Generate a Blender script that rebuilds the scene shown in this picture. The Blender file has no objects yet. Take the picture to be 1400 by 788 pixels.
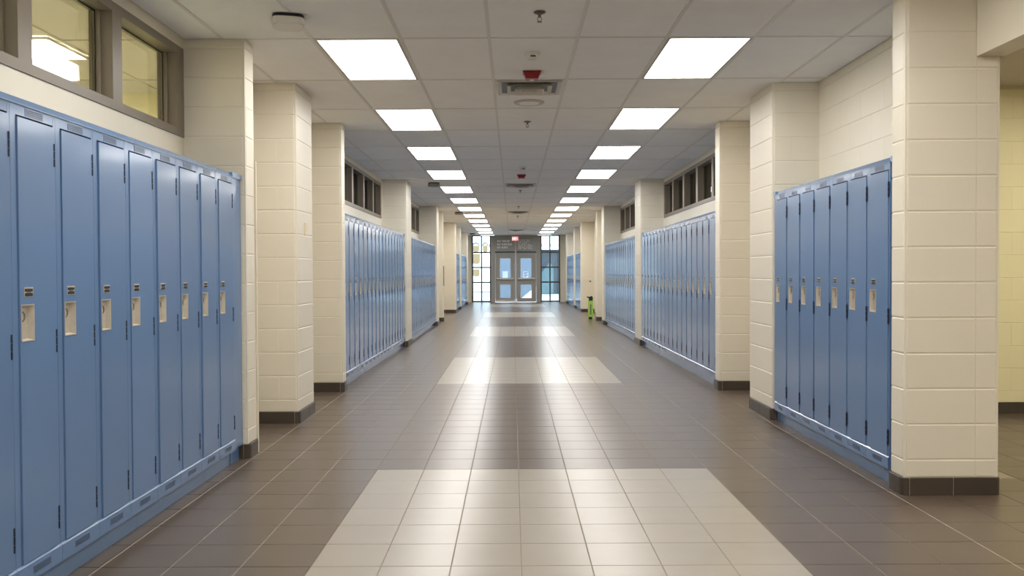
import bpy, bmesh, math, random
from mathutils import Matrix, Vector
random.seed(7)
S = bpy.context.scene
COL = S.collection

# ------------------------------------------------------------------ camera
F, HC = 1180.0, 1.266
PITCH, YAW, ROLL = math.atan(21 / F), 1 / F, -0.0045
cam = bpy.data.cameras.new('camera')
cam.sensor_width = 36.0
cam.lens = 36.0 * F / 1400.0
cam.clip_start = 0.05
cam.clip_end = 500
cob = bpy.data.objects.new('camera', cam)
COL.objects.link(cob)
CAMROT = Matrix.Rotation(YAW, 4, 'Z') @ Matrix.Rotation(math.pi / 2 - PITCH, 4, 'X') @ Matrix.Rotation(ROLL, 4, 'Z')
cob.matrix_world = Matrix.Translation((0, 0, HC)) @ CAMROT
S.camera = cob

# ------------------------------------------------------------------ sky, exposure
W = bpy.data.worlds.new('overcast_sky')
S.world = W
W.use_nodes = True
bg = W.node_tree.nodes['Background']
bg.inputs[0].default_value = (0.86, 0.93, 1.0, 1)
bg.inputs[1].default_value = 5.0
S.view_settings.view_transform = 'Standard'
S.view_settings.look = 'None'
S.view_settings.gamma = 1.0
S.view_settings.use_curve_mapping = False
S.view_settings.exposure = 0.0
LAMP = 13.5            # radiance of the ceiling panels
ROOM_LAMP = 42.0       # radiance of the panels in the side rooms


# ------------------------------------------------------------------ materials
def lin(c):
    return tuple((v / 255 / 12.92 if v / 255 <= 0.04045 else ((v / 255 + 0.055) / 1.055) ** 2.4) for v in c) + (1.0,)


def mat(name, rgb, rough=0.5, metal=0.0, vary=0.0, noise=0.0, nscale=8.0, bump=0.0, bscale=60.0, coat=0.0, spec=0.5):
    m = bpy.data.materials.new(name)
    m.use_nodes = True
    nt = m.node_tree
    b = nt.nodes['Principled BSDF']
    b.inputs['Roughness'].default_value = rough
    b.inputs['Metallic'].default_value = metal
    b.inputs['Specular IOR Level'].default_value = spec
    if coat:
        b.inputs['Coat Weight'].default_value = coat
        b.inputs['Coat Roughness'].default_value = 0.12
    b.inputs['Base Color'].default_value = lin(rgb)
    geo = nt.nodes.new('ShaderNodeNewGeometry')
    last = None
    if vary or noise:
        hsv = nt.nodes.new('ShaderNodeHueSaturation')
        hsv.inputs['Color'].default_value = lin(rgb)
        add = nt.nodes.new('ShaderNodeMath')
        add.operation = 'ADD'
        add.inputs[0].default_value = 1.0
        add.inputs[1].default_value = 0.0
        if vary:
            oi = nt.nodes.new('ShaderNodeObjectInfo')
            mr = nt.nodes.new('ShaderNodeMapRange')
            mr.inputs['To Min'].default_value = 1 - vary
            mr.inputs['To Max'].default_value = 1 + vary
            nt.links.new(oi.outputs['Random'], mr.inputs['Value'])
            nt.links.new(mr.outputs['Result'], add.inputs[0])
        if noise:
            nz = nt.nodes.new('ShaderNodeTexNoise')
            nz.inputs['Scale'].default_value = nscale
            nz.inputs['Detail'].default_value = 4
            nt.links.new(geo.outputs['Position'], nz.inputs['Vector'])
            mr2 = nt.nodes.new('ShaderNodeMapRange')
            mr2.inputs['From Min'].default_value = 0.3
            mr2.inputs['From Max'].default_value = 0.7
            mr2.inputs['To Min'].default_value = -noise
            mr2.inputs['To Max'].default_value = noise
            nt.links.new(nz.outputs['Fac'], mr2.inputs['Value'])
            nt.links.new(mr2.outputs['Result'], add.inputs[1])
        nt.links.new(add.outputs[0], hsv.inputs['Value'])
        nt.links.new(hsv.outputs['Color'], b.inputs['Base Color'])
    if bump:
        nz = nt.nodes.new('ShaderNodeTexNoise')
        nz.inputs['Scale'].default_value = bscale
        nz.inputs['Detail'].default_value = 3
        nt.links.new(geo.outputs['Position'], nz.inputs['Vector'])
        bp = nt.nodes.new('ShaderNodeBump')
        bp.inputs['Strength'].default_value = bump
        bp.inputs['Distance'].default_value = 0.004
        nt.links.new(nz.outputs['Fac'], bp.inputs['Height'])
        nt.links.new(bp.outputs['Normal'], b.inputs['Normal'])
    return m


def emit(name, rgb, strength):
    m = bpy.data.materials.new(name)
    m.use_nodes = True
    b = m.node_tree.nodes['Principled BSDF']
    b.inputs['Base Color'].default_value = (0.9, 0.9, 0.9, 1)
    b.inputs['Emission Color'].default_value = lin(rgb)
    b.inputs['Emission Strength'].default_value = strength
    return m


def glass(name, tint, refl=0.6):
    m = bpy.data.materials.new(name)
    m.use_nodes = True
    nt = m.node_tree
    nt.nodes.clear()
    out = nt.nodes.new('ShaderNodeOutputMaterial')
    mix = nt.nodes.new('ShaderNodeMixShader')
    tr = nt.nodes.new('ShaderNodeBsdfTransparent')
    gl = nt.nodes.new('ShaderNodeBsdfGlossy')
    gl.inputs['Roughness'].default_value = 0.03
    fr = nt.nodes.new('ShaderNodeFresnel')
    fr.inputs['IOR'].default_value = 1.45
    mu = nt.nodes.new('ShaderNodeMath')
    mu.operation = 'MULTIPLY'
    mu.inputs[1].default_value = refl
    tr.inputs['Color'].default_value = lin(tint)
    nt.links.new(fr.outputs[0], mu.inputs[0])
    nt.links.new(mu.outputs[0], mix.inputs[0])
    nt.links.new(tr.outputs[0], mix.inputs[1])
    nt.links.new(gl.outputs[0], mix.inputs[2])
    nt.links.new(mix.outputs[0], out.inputs[0])
    return m


M = {
    'paint': mat('cream_block_paint', (228, 220, 202), 0.45, vary=0.012, noise=0.012, nscale=3, bump=0.10, bscale=140),
    'paint_plain': mat('cream_wall_paint', (228, 220, 202), 0.5, noise=0.012, nscale=2, bump=0.06, bscale=120),
    'paint_yellow': mat('yellow_cream_wall_paint', (224, 215, 174), 0.5, vary=0.01, noise=0.012, nscale=2, bump=0.06, bscale=120),
    'tile_dark': mat('taupe_floor_tile', (92, 79, 68), 0.28, vary=0.035, noise=0.05, nscale=5),
    'tile_light': mat('pale_floor_tile', (156, 148, 135), 0.28, vary=0.02, noise=0.03, nscale=5),
    'grout': mat('floor_grout', (150, 136, 118), 0.8, noise=0.06, nscale=6),
    'base_tile': mat('dark_brown_base_tile', (70, 61, 53), 0.35, vary=0.06, noise=0.05, nscale=10),
    'base_grout': mat('pale_base_grout', (166, 156, 140), 0.8),
    'ceil': mat('ceiling_board', (244, 242, 238), 0.9, vary=0.015, noise=0.02, nscale=4, bump=0.25, bscale=220),
    'tbar': mat('ceiling_grid_enamel', (224, 220, 212), 0.5),
    'plenum': mat('ceiling_slab_plaster', (196, 190, 180), 0.9),
    'blue': mat('blue_locker_enamel', (98, 128, 168), 0.26, coat=0.45, vary=0.03, noise=0.015, nscale=3, bump=0.02, bscale=7),
    'blue_trim': mat('blue_locker_trim_enamel', (101, 131, 170), 0.26, coat=0.45, noise=0.015, nscale=3),
    'blue_dark': mat('blue_vent_enamel', (84, 116, 160), 0.5),
    'gap_shade': mat('painted_gap_shade', (22, 26, 34), 0.8),
    'hinge': mat('dark_blue_hinge_steel', (38, 50, 74), 0.4, metal=0.3),
    'cup': mat('nickel_handle_cup', (196, 188, 174), 0.38, metal=0.25, noise=0.06, nscale=40),
    'black': mat('black_plastic', (18, 18, 19), 0.4),
    'frame': mat('taupe_window_frame_paint', (122, 111, 97), 0.4, noise=0.02, nscale=4),
    'glass': glass('clear_pane', (238, 242, 238)),
    'dglass': glass('entrance_pane', (225, 235, 240)),
    'mull': mat('dark_grey_aluminium', (70, 72, 74), 0.4, metal=0.3),
    'doorgrey': mat('grey_door_paint', (158, 155, 148), 0.38, noise=0.02, nscale=3),
    'transom': mat('pale_grey_transom_paint', (160, 160, 156), 0.38, noise=0.02, nscale=3),
    'steel': mat('brushed_steel', (196, 194, 190), 0.3, metal=0.85),
    'white': mat('white_plastic', (226, 222, 212), 0.45),
    'plate': mat('beige_plastic', (222, 206, 172), 0.4),
    'offwhite': mat('offwhite_enamel', (196, 190, 180), 0.5),
    'grey': mat('grey_enamel', (120, 116, 110), 0.5),
    'red': mat('red_plastic', (150, 24, 26), 0.35),
    'brass': mat('dull_chrome', (120, 112, 102), 0.35, metal=0.8),
    'lime': mat('lime_green_plastic', (164, 214, 88), 0.4),
    'paper': mat('white_paper', (240, 242, 246), 0.7),
    'bluewall': mat('blue_grey_cladding', (110, 121, 134), 0.5, noise=0.04, nscale=2),
    'ink': mat('blue_notice_print', (70, 104, 168), 0.7),
    'letter': mat('white_vinyl_lettering', (248, 249, 247), 0.6),
    'lamp': emit('lit_panel_diffuser', (255, 252, 247), LAMP),
    'room_lamp': emit('lit_room_diffuser', (255, 246, 222), ROOM_LAMP),
    'lobby_lamp': emit('lit_lobby_diffuser', (255, 248, 228), ROOM_LAMP * 0.60),
    'exit': emit('red_lit_sign', (232, 36, 56), 0.95),
    'exit_letter': emit('pale_lit_letters', (255, 205, 208), 1.3),
    'snow': mat('snow', (236, 240, 246), 0.8, noise=0.02, nscale=0.6, bump=0.3, bscale=2),
    'tan': mat('tan_timber_cladding', (164, 138, 98), 0.7, noise=0.05, nscale=2),
    'pale': mat('pale_render', (238, 236, 230), 0.8, noise=0.02, nscale=1),
    'slate': mat('grey_metal_cladding', (92, 100, 104), 0.5, noise=0.04, nscale=2),
    'teal': mat('pale_teal_panel', (122, 146, 148), 0.4, noise=0.03, nscale=2),
    'asphalt': mat('wet_grey_asphalt', (120, 124, 130), 0.7, noise=0.08, nscale=2),
}


# paper lets daylight through
_nt = M['paper'].node_tree
_tr = _nt.nodes.new('ShaderNodeBsdfTranslucent')
_tr.inputs['Color'].default_value = (0.85, 0.88, 0.92, 1)
_mx = _nt.nodes.new('ShaderNodeMixShader')
_mx.inputs[0].default_value = 0.75
_nt.links.new(_nt.nodes['Principled BSDF'].outputs[0], _mx.inputs[1])
_nt.links.new(_tr.outputs[0], _mx.inputs[2])
_nt.links.new(_mx.outputs[0], _nt.nodes['Material Output'].inputs['Surface'])


# ------------------------------------------------------------------ mesh helpers
class MB:
    def __init__(self):
        self.v, self.f, self.mi = [], [], []
        self.m = 0

    def box(self, x0, x1, y0, y1, z0, z1):
        n = len(self.v)
        self.v += [(x0, y0, z0), (x1, y0, z0), (x1, y1, z0), (x0, y1, z0), (x0, y0, z1), (x1, y0, z1), (x1, y1, z1), (x0, y1, z1)]
        for q in ((3, 2, 1, 0), (4, 5, 6, 7), (0, 1, 5, 4), (1, 2, 6, 5), (2, 3, 7, 6), (3, 0, 4, 7)):
            self.f.append(tuple(n + i for i in q))
            self.mi.append(self.m)
        return self

    def cbox(self, x0, x1, y0, y1, z0, z1, c, top=True):
        """box whose top (or bottom) face has chamfered edges"""
        zs = (z0, z1 - c, z1) if top else (z1, z0 + c, z0)
        n = len(self.v)
        for z, i in zip(zs, (0, 0, c)):
            self.v += [(x0 + i, y0 + i, z), (x1 - i, y0 + i, z), (x1 - i, y1 - i, z), (x0 + i, y1 - i, z)]
        fl = [(3, 2, 1, 0)] + [(a + k, a + (k + 1) % 4 if k < 3 else a, (a + 4 + (k + 1) % 4), a + 4 + k) for a in (0, 4) for k in range(4)] + [(8, 9, 10, 11)]
        for q in fl:
            q = tuple(n + i for i in q)
            self.f.append(q if top else q[::-1])
            self.mi.append(self.m)
        return self

    def quad(self, a, b, c, d):
        n = len(self.v)
        self.v += [a, b, c, d]
        self.f.append((n, n + 1, n + 2, n + 3))
        self.mi.append(self.m)
        return self

    def prism(self, pts, axis, a0, a1):
        """polygon (counter-clockwise in the two other axes) pushed along an axis"""
        n, k = len(self.v), len(pts)
        for a in (a0, a1):
            for p, q in pts:
                self.v.append({'x': (a, p, q), 'y': (p, a, q), 'z': (p, q, a)}[axis])
        self.f.append(tuple(n + i for i in reversed(range(k))))
        self.f.append(tuple(n + k + i for i in range(k)))
        self.mi += [self.m] * 2
        for i in range(k):
            j = (i + 1) % k
            self.f.append((n + i, n + j, n + k + j, n + k + i))
            self.mi.append(self.m)
        return self

    def lathe(self, prof, cx, cy, z, seg=20):
        """profile of (radius, height) turned about a vertical line"""
        n, k = len(self.v), len(prof)
        for i in range(seg):
            t = 2 * math.pi * i / seg
            for r, h in prof:
                self.v.append((cx + r * math.cos(t), cy + r * math.sin(t), z + h))
        for i in range(seg):
            j = (i + 1) % seg
            for q in range(k - 1):
                self.f.append((n + i * k + q, n + j * k + q, n + j * k + q + 1, n + i * k + q + 1))
                self.mi.append(self.m)
        for q, rev in ((0, True), (k - 1, False)):
            ring = [n + i * k + q for i in range(seg)]
            self.f.append(tuple(reversed(ring)) if rev else tuple(ring))
            self.mi.append(self.m)
        return self

    def tube(self, pts, r, seg=6):
        n = len(self.v)
        for i, p in enumerate(pts):
            p = Vector(p)
            d = (Vector(pts[min(i + 1, len(pts) - 1)]) - Vector(pts[max(i - 1, 0)])).normalized()
            a = d.orthogonal().normalized()
            b = d.cross(a)
            for s in range(seg):
                t = 2 * math.pi * s / seg
                self.v.append(tuple(p + r * (math.cos(t) * a + math.sin(t) * b)))
        for i in range(len(pts) - 1):
            for s in range(seg):
                u = (s + 1) % seg
                self.f.append((n + i * seg + s, n + i * seg + u, n + (i + 1) * seg + u, n + (i + 1) * seg + s))
                self.mi.append(self.m)
        self.f.append(tuple(n + s for s in reversed(range(seg))))
        self.f.append(tuple(n + (len(pts) - 1) * seg + s for s in range(seg)))
        self.mi += [self.m] * 2
        return self

    def mesh(self, name, mats, fix=True, smooth=False):
        me = bpy.data.meshes.new(name)
        me.from_pydata(self.v, [], self.f)
        for m in (mats if isinstance(mats, (list, tuple)) else [mats]):
            me.materials.append(m)
        for p, i in zip(me.polygons, self.mi):
            p.material_index = i
            p.use_smooth = smooth
        if fix:
            bm = bmesh.new()
            bm.from_mesh(me)
            bmesh.ops.recalc_face_normals(bm, faces=bm.faces)
            bm.to_mesh(me)
            bm.free()
        me.update()
        return me


def obj(name, me, parent=None, loc=(0, 0, 0), rz=0.0):
    o = bpy.data.objects.new(name, me)
    COL.objects.link(o)
    o.location = loc
    o.rotation_euler = (0, 0, rz)
    if parent:
        o.parent = parent
    return o


def tag(o, label=None, cat=None, group=None, kind=None):
    if label:
        o['label'] = label
    if cat:
        o['category'] = cat
    if group:
        o['group'] = group
    if kind:
        o['kind'] = kind
    return o


def copy_tree(o, parent=None):
    c = o.copy()
    COL.objects.link(c)
    c.parent = parent
    for ch in list(o.children):
        copy_tree(ch, c)
    return c


def box_obj(name, m, b, parent=None):
    return obj(name, MB().box(*b).mesh(name, m), parent)


ORD = ['zeroth', 'first', 'second', 'third', 'fourth', 'fifth', 'sixth', 'seventh', 'eighth', 'ninth', 'tenth', 'eleventh',
       'twelfth', 'thirteenth', 'fourteenth', 'fifteenth', 'sixteenth', 'seventeenth', 'eighteenth']

# ------------------------------------------------------------------ plan of the place (metres)
CEIL = 2.865
XL, XR = -2.23, 2.60          # corridor walls
PL, PR = -1.815, 2.20         # faces of the block pilasters
YEND, YBACK = 37.0, -6.0
TX0, TPX, TPY = -0.877, 0.303, 0.306     # floor tile grid
TY0 = 5.54                               # far edge of the nearest pale band
GX0, GPX = -0.1525, 0.605                # ceiling grid
GY0, GPY = 5.905, 1.262


def project(x, y, z):
    q = CAMROT.inverted() @ Vector((x, y, z - HC))
    if q.z > -0.05:
        return None
    return 700 + F * q.x / -q.z, 394 - F * q.y / -q.z


# ------------------------------------------------------------------ floor
floor = tag(box_obj('floor', M['grout'], (-7.2, 9.2, YBACK, YEND + 0.15, -0.12, -0.0025)),
            'corridor floor of grey taupe tiles crossed by bands of pale tiles', 'floor', kind='structure')


def tile_mesh(m, n):
    return MB().cbox(-TPX / 2 + 0.0022, TPX / 2 - 0.0022, -TPY / 2 + 0.0022, TPY / 2 - 0.0022, -0.004, 0.0, 0.0012).mesh(n, m)


tm = [tile_mesh(M['tile_dark'], 'dark_tile'), tile_mesh(M['tile_light'], 'pale_tile')]


def is_pale(i, j):
    # i: tile column from the pale band's edge, j: row counted away from the far edge of the nearest band
    return 0 <= i < 7 and ((j + 10) % 24) < 10


cells = []
for j in range(-26, 103):
    for i in range(-6, 24):
        x, y = TX0 + (i + 0.5) * TPX, TY0 + (j + 0.5) * TPY
        if y + TPY / 2 > YEND or (x > 2.75 and y > 7.7) or (x < -2.3) or (x > 2.6 and 5.0 < y < 7.7 and x < 2.75):
            continue
        if x > 2.65 and y > 5.1 and x < 3.1:
            continue
        cells.append((i, j, x, y))


def tile_seen(c):
    p = project(c[2], c[3], 0)
    return p is not None and -20 < p[0] < 1420 and p[1] < 810


seen = sorted([c for c in cells if c[3] > 2.8 and tile_seen(c)], key=lambda c: c[3])[:300]
seen_set = set(c[:2] for c in seen)
for i, j, x, y in seen:
    o = obj('tile', tm[1 if is_pale(i, j) else 0], floor, (x, y, 0))
    o.rotation_euler = (random.uniform(-1, 1) * 0.0011, random.uniform(-1, 1) * 0.0011, 0)
js = MB()
for xj in (TX0 - 3 * TPX, TX0 + 10 * TPX):
    js.box(xj - 0.0022, xj + 0.0022, YBACK, YEND, -0.004, -0.0006)
obj('perimeter_joint', js.mesh('perimeter_joint', M['base_grout']), floor)
rest = MB()
for i, j, x, y in cells:
    if (i, j) in seen_set:
        continue
    rest.m = 1 if is_pale(i, j) else 0
    rest.cbox(x - TPX / 2 + 0.0022, x + TPX / 2 - 0.0022, y - TPY / 2 + 0.0022, y + TPY / 2 - 0.0022, -0.004, 0.0, 0.0012)
tag(obj('distant_tiles', rest.mesh('distant_tiles', [M['tile_dark'], M['tile_light']], fix=False), floor), kind='stuff')

# ------------------------------------------------------------------ ceiling
ceiling = tag(box_obj('ceiling', M['plenum'], (-7.2, 9.2, YBACK, YEND + 0.15, CEIL + 0.02, CEIL + 0.14)),
              'suspended ceiling of off-white boards in a metal grid', 'ceiling', kind='structure')
LIGHT_COLS = (-2, 2)          # grid columns that hold the lit panels
cb = MB().cbox(-GPX / 2 + 0.006, GPX / 2 - 0.006, -GPY / 2 + 0.006, GPY / 2 - 0.006, CEIL + 0.001, CEIL + 0.016, 0.003, top=False)
panel_me = cb.mesh('ceiling_board', M['ceil'])


def half_panel(w):
    return MB().cbox(-w / 2 + 0.004, w / 2 - 0.004, -GPY / 2 + 0.006, GPY / 2 - 0.006, CEIL + 0.001, CEIL + 0.016, 0.003, top=False).mesh('ceiling_board', M['ceil'])


xl_edge, xr_edge = GX0 - 3 * GPX, GX0 + 4 * GPX      # -1.9675, 2.2675
hl, hr = half_panel(xl_edge - XL), half_panel(XR - xr_edge)
for j in range(-1, 25):
    yc = GY0 + (j + 0.5) * GPY
    for i in range(-3, 4):
        if i in LIGHT_COLS and j % 2 == 0:
            continue
        obj('ceiling_board', panel_me, ceiling, (GX0 + (i + 0.5) * GPX, yc, 0))
    obj('ceiling_board', hl, ceiling, ((xl_edge + XL) / 2, yc, 0))
    obj('ceiling_board', hr, ceiling, ((xr_edge + XR) / 2, yc, 0))
gm = MB()
for k in range(-3, 5):
    x = GX0 + k * GPX
    gm.box(x - 0.0115, x + 0.0115, GY0 - GPY, YEND - 0.02, CEIL - 0.003, CEIL + 0.018)
for j in range(-1, 26):
    y = GY0 + j * GPY
    if y < YEND - 0.05:
        gm.box(XL, XR, y - 0.0115, y + 0.0115, CEIL - 0.0025, CEIL + 0.017)
tag(obj('grid_bars', gm.mesh('grid_bars', M['tbar']), ceiling), 'thin enamelled grid bars between the ceiling boards', kind='stuff')
cm = MB()
for i in range(-4, 5):
    for j in range(-9, -1):
        if not (i in LIGHT_COLS and j % 2 == 0):
            x0 = max(GX0 + i * GPX, XL)
            x1 = min(GX0 + (i + 1) * GPX, XR)
            cm.box(x0 + 0.006, x1 - 0.006, GY0 + j * GPY + 0.006, GY0 + (j + 1) * GPY - 0.006, CEIL + 0.001, CEIL + 0.016)
tag(obj('boards_behind_viewpoint', cm.mesh('boards_behind_viewpoint', M['ceil']), ceiling), kind='stuff')

# lit panels
lf = MB()
a, b = GPX / 2 - 0.012, GPY / 2 - 0.012
for x0, x1, y0, y1 in ((-a, a, -b, -b + 0.018), (-a, a, b - 0.018, b), (-a, -a + 0.02, -b + 0.018, b - 0.018), (a - 0.02, a, -b + 0.018, b - 0.018)):
    lf.box(x0, x1, y0, y1, -0.004, 0.012)
lf_me = lf.mesh('light_frame', M['offwhite'])
rl_me = MB().box(-a + 0.02, a - 0.02, -b + 0.018, b - 0.018, 0.0005, 0.01).mesh('light_diffuser', M['room_lamp'])
ld_me = MB().box(-a + 0.02, a - 0.02, -b + 0.018, b - 0.018, 0.0005, 0.01).mesh('light_diffuser', M['lamp'])


def panel_light(x, y, label, group, dme=ld_me, z=CEIL):
    r = obj('ceiling_light', None, None, (x, y, z))
    tag(r, label, 'ceiling light', group)
    obj('light_frame', lf_me, r)
    obj('light_diffuser', dme, r)
    return r


for side, i in (('left', -2), ('right', 2)):
    n = 0
    for k in range(-4, 12):
        y = GY0 + (2 * k + 0.5) * GPY
        if y > YEND - 0.7 or y < YBACK + 0.7:
            continue
        if k >= 0:
            n += 1
            lab = f'lit white ceiling panel, {ORD[n]} from the camera in the {side} row'
        else:
            lab = f'lit white ceiling panel over the viewpoint, {ORD[-k]} one back in the {side} row'
        panel_light(GX0 + (i + 0.5) * GPX, y, lab, f'lit panels in the {side} ceiling row')


# ------------------------------------------------------------------ block pilasters: strips swept along a plan path
def path_pts(corners, radii, seg=5):
    """plan polyline with rounded corners"""
    out = []
    n = len(corners)
    for i, c in enumerate(corners):
        r = radii[i]
        if i in (0, n - 1) or r == 0:
            out.append(Vector(c))
            continue
        c = Vector(c)
        d0 = (Vector(corners[i - 1]) - c).normalized()
        d1 = (Vector(corners[i + 1]) - c).normalized()
        p0, p1, ctr = c + d0 * r, c + d1 * r, c + (d0 + d1) * r
        for k in range(seg + 1):
            t = k / seg * math.pi / 2
            out.append(ctr - d1 * r * math.cos(t) - d0 * r * math.sin(t) if False else ctr + (p0 - ctr) * math.cos(t) + (p1 - ctr) * math.sin(t))
    return out


def cut(pts, s0, s1):
    res, s = [], 0.0
    for p, q in zip(pts, pts[1:]):
        L = (q - p).length
        if L < 1e-9:
            continue
        if s + L > s0 + 1e-6 and s < s1 - 1e-6:
            ta, tb = max(0, (s0 - s) / L), min(1, (s1 - s) / L)
            A, B = p.lerp(q, ta), p.lerp(q, tb)
            if not res:
                res.append(A)
            res.append(B)
        s += L
    return res


def plen(pts):
    return sum((q - p).length for p, q in zip(pts, pts[1:]))


def sweep(mb, pts, prof, left=True):
    """prof: (outward offset, z); outward is to the left of the travel direction when left"""
    n0, k = len(mb.v), len(prof)
    N = len(pts)
    for i, p in enumerate(pts):
        d = Vector((0, 0))
        if i > 0:
            d += (pts[i] - pts[i - 1]).normalized()
        if i < N - 1:
            d += (pts[i + 1] - pts[i]).normalized()
        d.normalize()
        nrm = Vector((-d.y, d.x)) if left else Vector((d.y, -d.x))
        sc = 1.0
        if 0 < i < N - 1:
            cs = d.dot((pts[i + 1] - pts[i]).normalized())
            sc = 1 / max(cs, 0.5)
        for o, z in prof:
            q = p + nrm * o * sc
            mb.v.append((q.x, q.y, z))
    for i in range(N - 1):
        for j in range(k):
            j2 = (j + 1) % k
            mb.f.append((n0 + i * k + j, n0 + i * k + j2, n0 + (i + 1) * k + j2, n0 + (i + 1) * k + j))
            mb.mi.append(mb.m)
    mb.f.append(tuple(n0 + j for j in range(k)))
    mb.f.append(tuple(n0 + (N - 1) * k + j for j in reversed(range(k))))
    mb.mi += [mb.m] * 2
    return mb


JZ, JR, CH = 0.003, 0.003, 0.004
TH = 0.05


def block_prof(z0, z1):
    z0 += JZ
    z1 -= JZ
    return [(-TH, z0), (-JR, z0), (0, z0 + CH), (0, z1 - CH), (-JR, z1), (-TH, z1)]


def courses(zlo, zhi):
    z = zlo
    k = 0
    while z < zhi - 0.005:
        nz = min(math.floor(z / 0.2 + 1.0001) * 0.2, zhi)
        yield k, z, nz
        z = nz
        k += 1


def column(label, corners, radii, core, left, splits_a, splits_b, zhi=CEIL, bz=0.1, stuff=False, base_cuts=(), plain_from=None):
    """block pilaster: core mesh, one child per block, dark base tiles"""
    col = obj('pillar', MB().box(*core, 0.0, zhi).mesh('pillar_core', M['paint_plain']))
    tag(col, label, 'pillar', 'cream block pillars of the corridor', 'structure')
    pts = path_pts(corners, radii)
    L = plen(pts)
    joined = MB()
    for k, z0, z1 in courses(bz, zhi):
        sp = [0.0] + [s for s in (splits_a if k % 2 == 0 else splits_b)] + [L]
        for s0, s1 in zip(sp, sp[1:]):
            seg = cut(pts, s0 + (0.0035 if s0 > 0 else 0), s1 - (0.0035 if s1 < L else 0))
            if stuff:
                sweep(joined, seg, block_prof(z0, z1), left)
            else:
                obj('block', sweep(MB(), seg, block_prof(z0, z1), left).mesh('block', M['paint']), col)
    if stuff:
        tag(obj('blocks', joined.mesh('blocks', M['paint']), col), kind='stuff')
    # base: pale grout core and dark tiles proud of it
    g = sweep(MB(), pts, [(-0.04, 0.0), (0.0095, 0.0), (0.0095, bz - 0.001), (-0.04, bz - 0.001)], left)
    obj('base_grout', g.mesh('base_grout', M['base_grout']), col)
    bc = [0.0] + [s for s in base_cuts if 0 < s < L] + [L]
    for s0, s1 in zip(bc, bc[1:]):
        if s1 - s0 < 0.012:
            continue
        seg = cut(pts, s0 + (0.0025 if s0 > 0 else 0), s1 - (0.0025 if s1 < L else 0))
        prof = [(-0.03, 0.0), (0.013, 0.0), (0.013, bz - 0.003), (0.010, bz), (-0.03, bz)]
        obj('base_tile', sweep(MB(), seg, prof, left).mesh('base_tile', M['base_tile']), col)
    return col


def side_column(side, y0, y1, label, stuff=False, half=None):
    """pilaster standing off a corridor wall, faces at y0 (near) and y1 (far)"""
    r = 0.025
    xf, xw = (PL, XL) if side == 'left' else (PR, XR)
    dep = abs(xf - xw)
    corners = [(xw, y0), (xf, y0), (xf, y1), (xw, y1)]
    core = (min(xw, xf) + (0.0 if side == 'left' else JR), max(xw, xf) - (JR if side == 'left' else 0.0), y0 + JR, y1 - JR)
    pts_len = dep - r + math.pi / 2 * r
    a = []
    bsp = [dep - 0.16] if (y1 - y0) > 0.4 else []
    c0 = dep - r - 0.004
    c1 = pts_len + 0.004
    e0 = c1 + (y1 - y0 - 2 * r) - 0.008
    e1 = e0 + math.pi / 2 * r + 0.008
    base = [c0 - 0.3, c0, c1, e0, e1]
    if (y1 - y0) > 0.4:
        base.insert(3, c1 + 0.3)
    # outward is to the right of travel on the left side, to the left... decided by side
    return column(label, corners, [0, r, r, 0], core, side == 'right', a, bsp, stuff=stuff, base_cuts=base)


L_COLS = [(5.888, 6.088), (7.27, 7.85), (9.20, 9.38), (14.80, 15.50), (20.65, 21.25), (22.50, 22.75), (27.30, 27.90), (29.90, 30.60), (34.55, 35.2)]
R_COLS = [(7.32, 8.015), (9.19, 9.39), (14.85, 15.55), (20.80, 21.35), (22.50, 22.90), (27.50, 28.10), (30.50, 31.20), (35.05, 35.8)]
L_NAMES = ['narrow cream block pillar at the far end of the near left lockers', 'broad cream block pillar in the left recess with a beige wall plate',
           'narrow cream block pillar where the long left locker row begins', 'cream block pillar between the two long left locker rows',
           'cream block pillar closing the second long left locker row', 'slim cream pillar with a narrow grey plate on its left side face',
           'wide cream pillar before the last left lockers near the entrance', 'cream pillar between the two last left locker rows',
           'cream pillar beside the left entrance window']
R_NAMES = ['broad cream block pillar at the far end of the near right lockers', 'narrow cream block pillar where the long right locker row begins',
           'cream block pillar between the two long right locker rows', 'cream block pillar closing the second long right locker row',
           'slim cream pillar beside the lime green floor stand', 'wide cream pillar behind the lime green floor stand',
           'cream pillar between the two last right locker rows', 'cream pillar beside the right entrance window']
for (y0, y1), n in zip(L_COLS, L_NAMES):
    side_column('left', y0, y1, n, stuff=y0 > 18)
for (y0, y1), n in zip(R_COLS, R_NAMES):
    side_column('right', y0, y1, n, stuff=y0 > 18)
# the big right pillar: near face runs out to the jamb of the side opening
JX = 2.735
HDR = 2.465
r = 0.025
cw = JX - r + math.pi / 2 * r - XR          # length along path from jamb edge to the joint at XR
c_pts = [(JX, 5.01), (JX, 4.85), (PR, 4.85), (PR, 5.01)]
seg1 = 0.16 - r + math.pi / 2 * r
s_joint = seg1 + (JX - r - XR)
tot = plen(path_pts(c_pts, [0, r, r, 0]))
s_corner = seg1 + (JX - PR - 2 * r)
column('big cream block pillar at the near right beside the side opening', c_pts, [0, r, r, 0], (PR + JR, JX - JR, 4.85 + JR, 5.01), True,
       [s_joint], [s_joint], base_cuts=[seg1 + 0.235, s_corner - 0.004, s_corner + math.pi / 2 * r + 0.004], zhi=CEIL)

# ------------------------------------------------------------------ corridor walls
WB, WT = 2.19, 2.79                # clerestory opening, bottom and top
WIN_L = [(1.14, 5.87), (9.46, 14.68), (15.62, 20.6)]
WIN_R = [(9.46, 14.80), (15.62, 20.75)]


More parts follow.
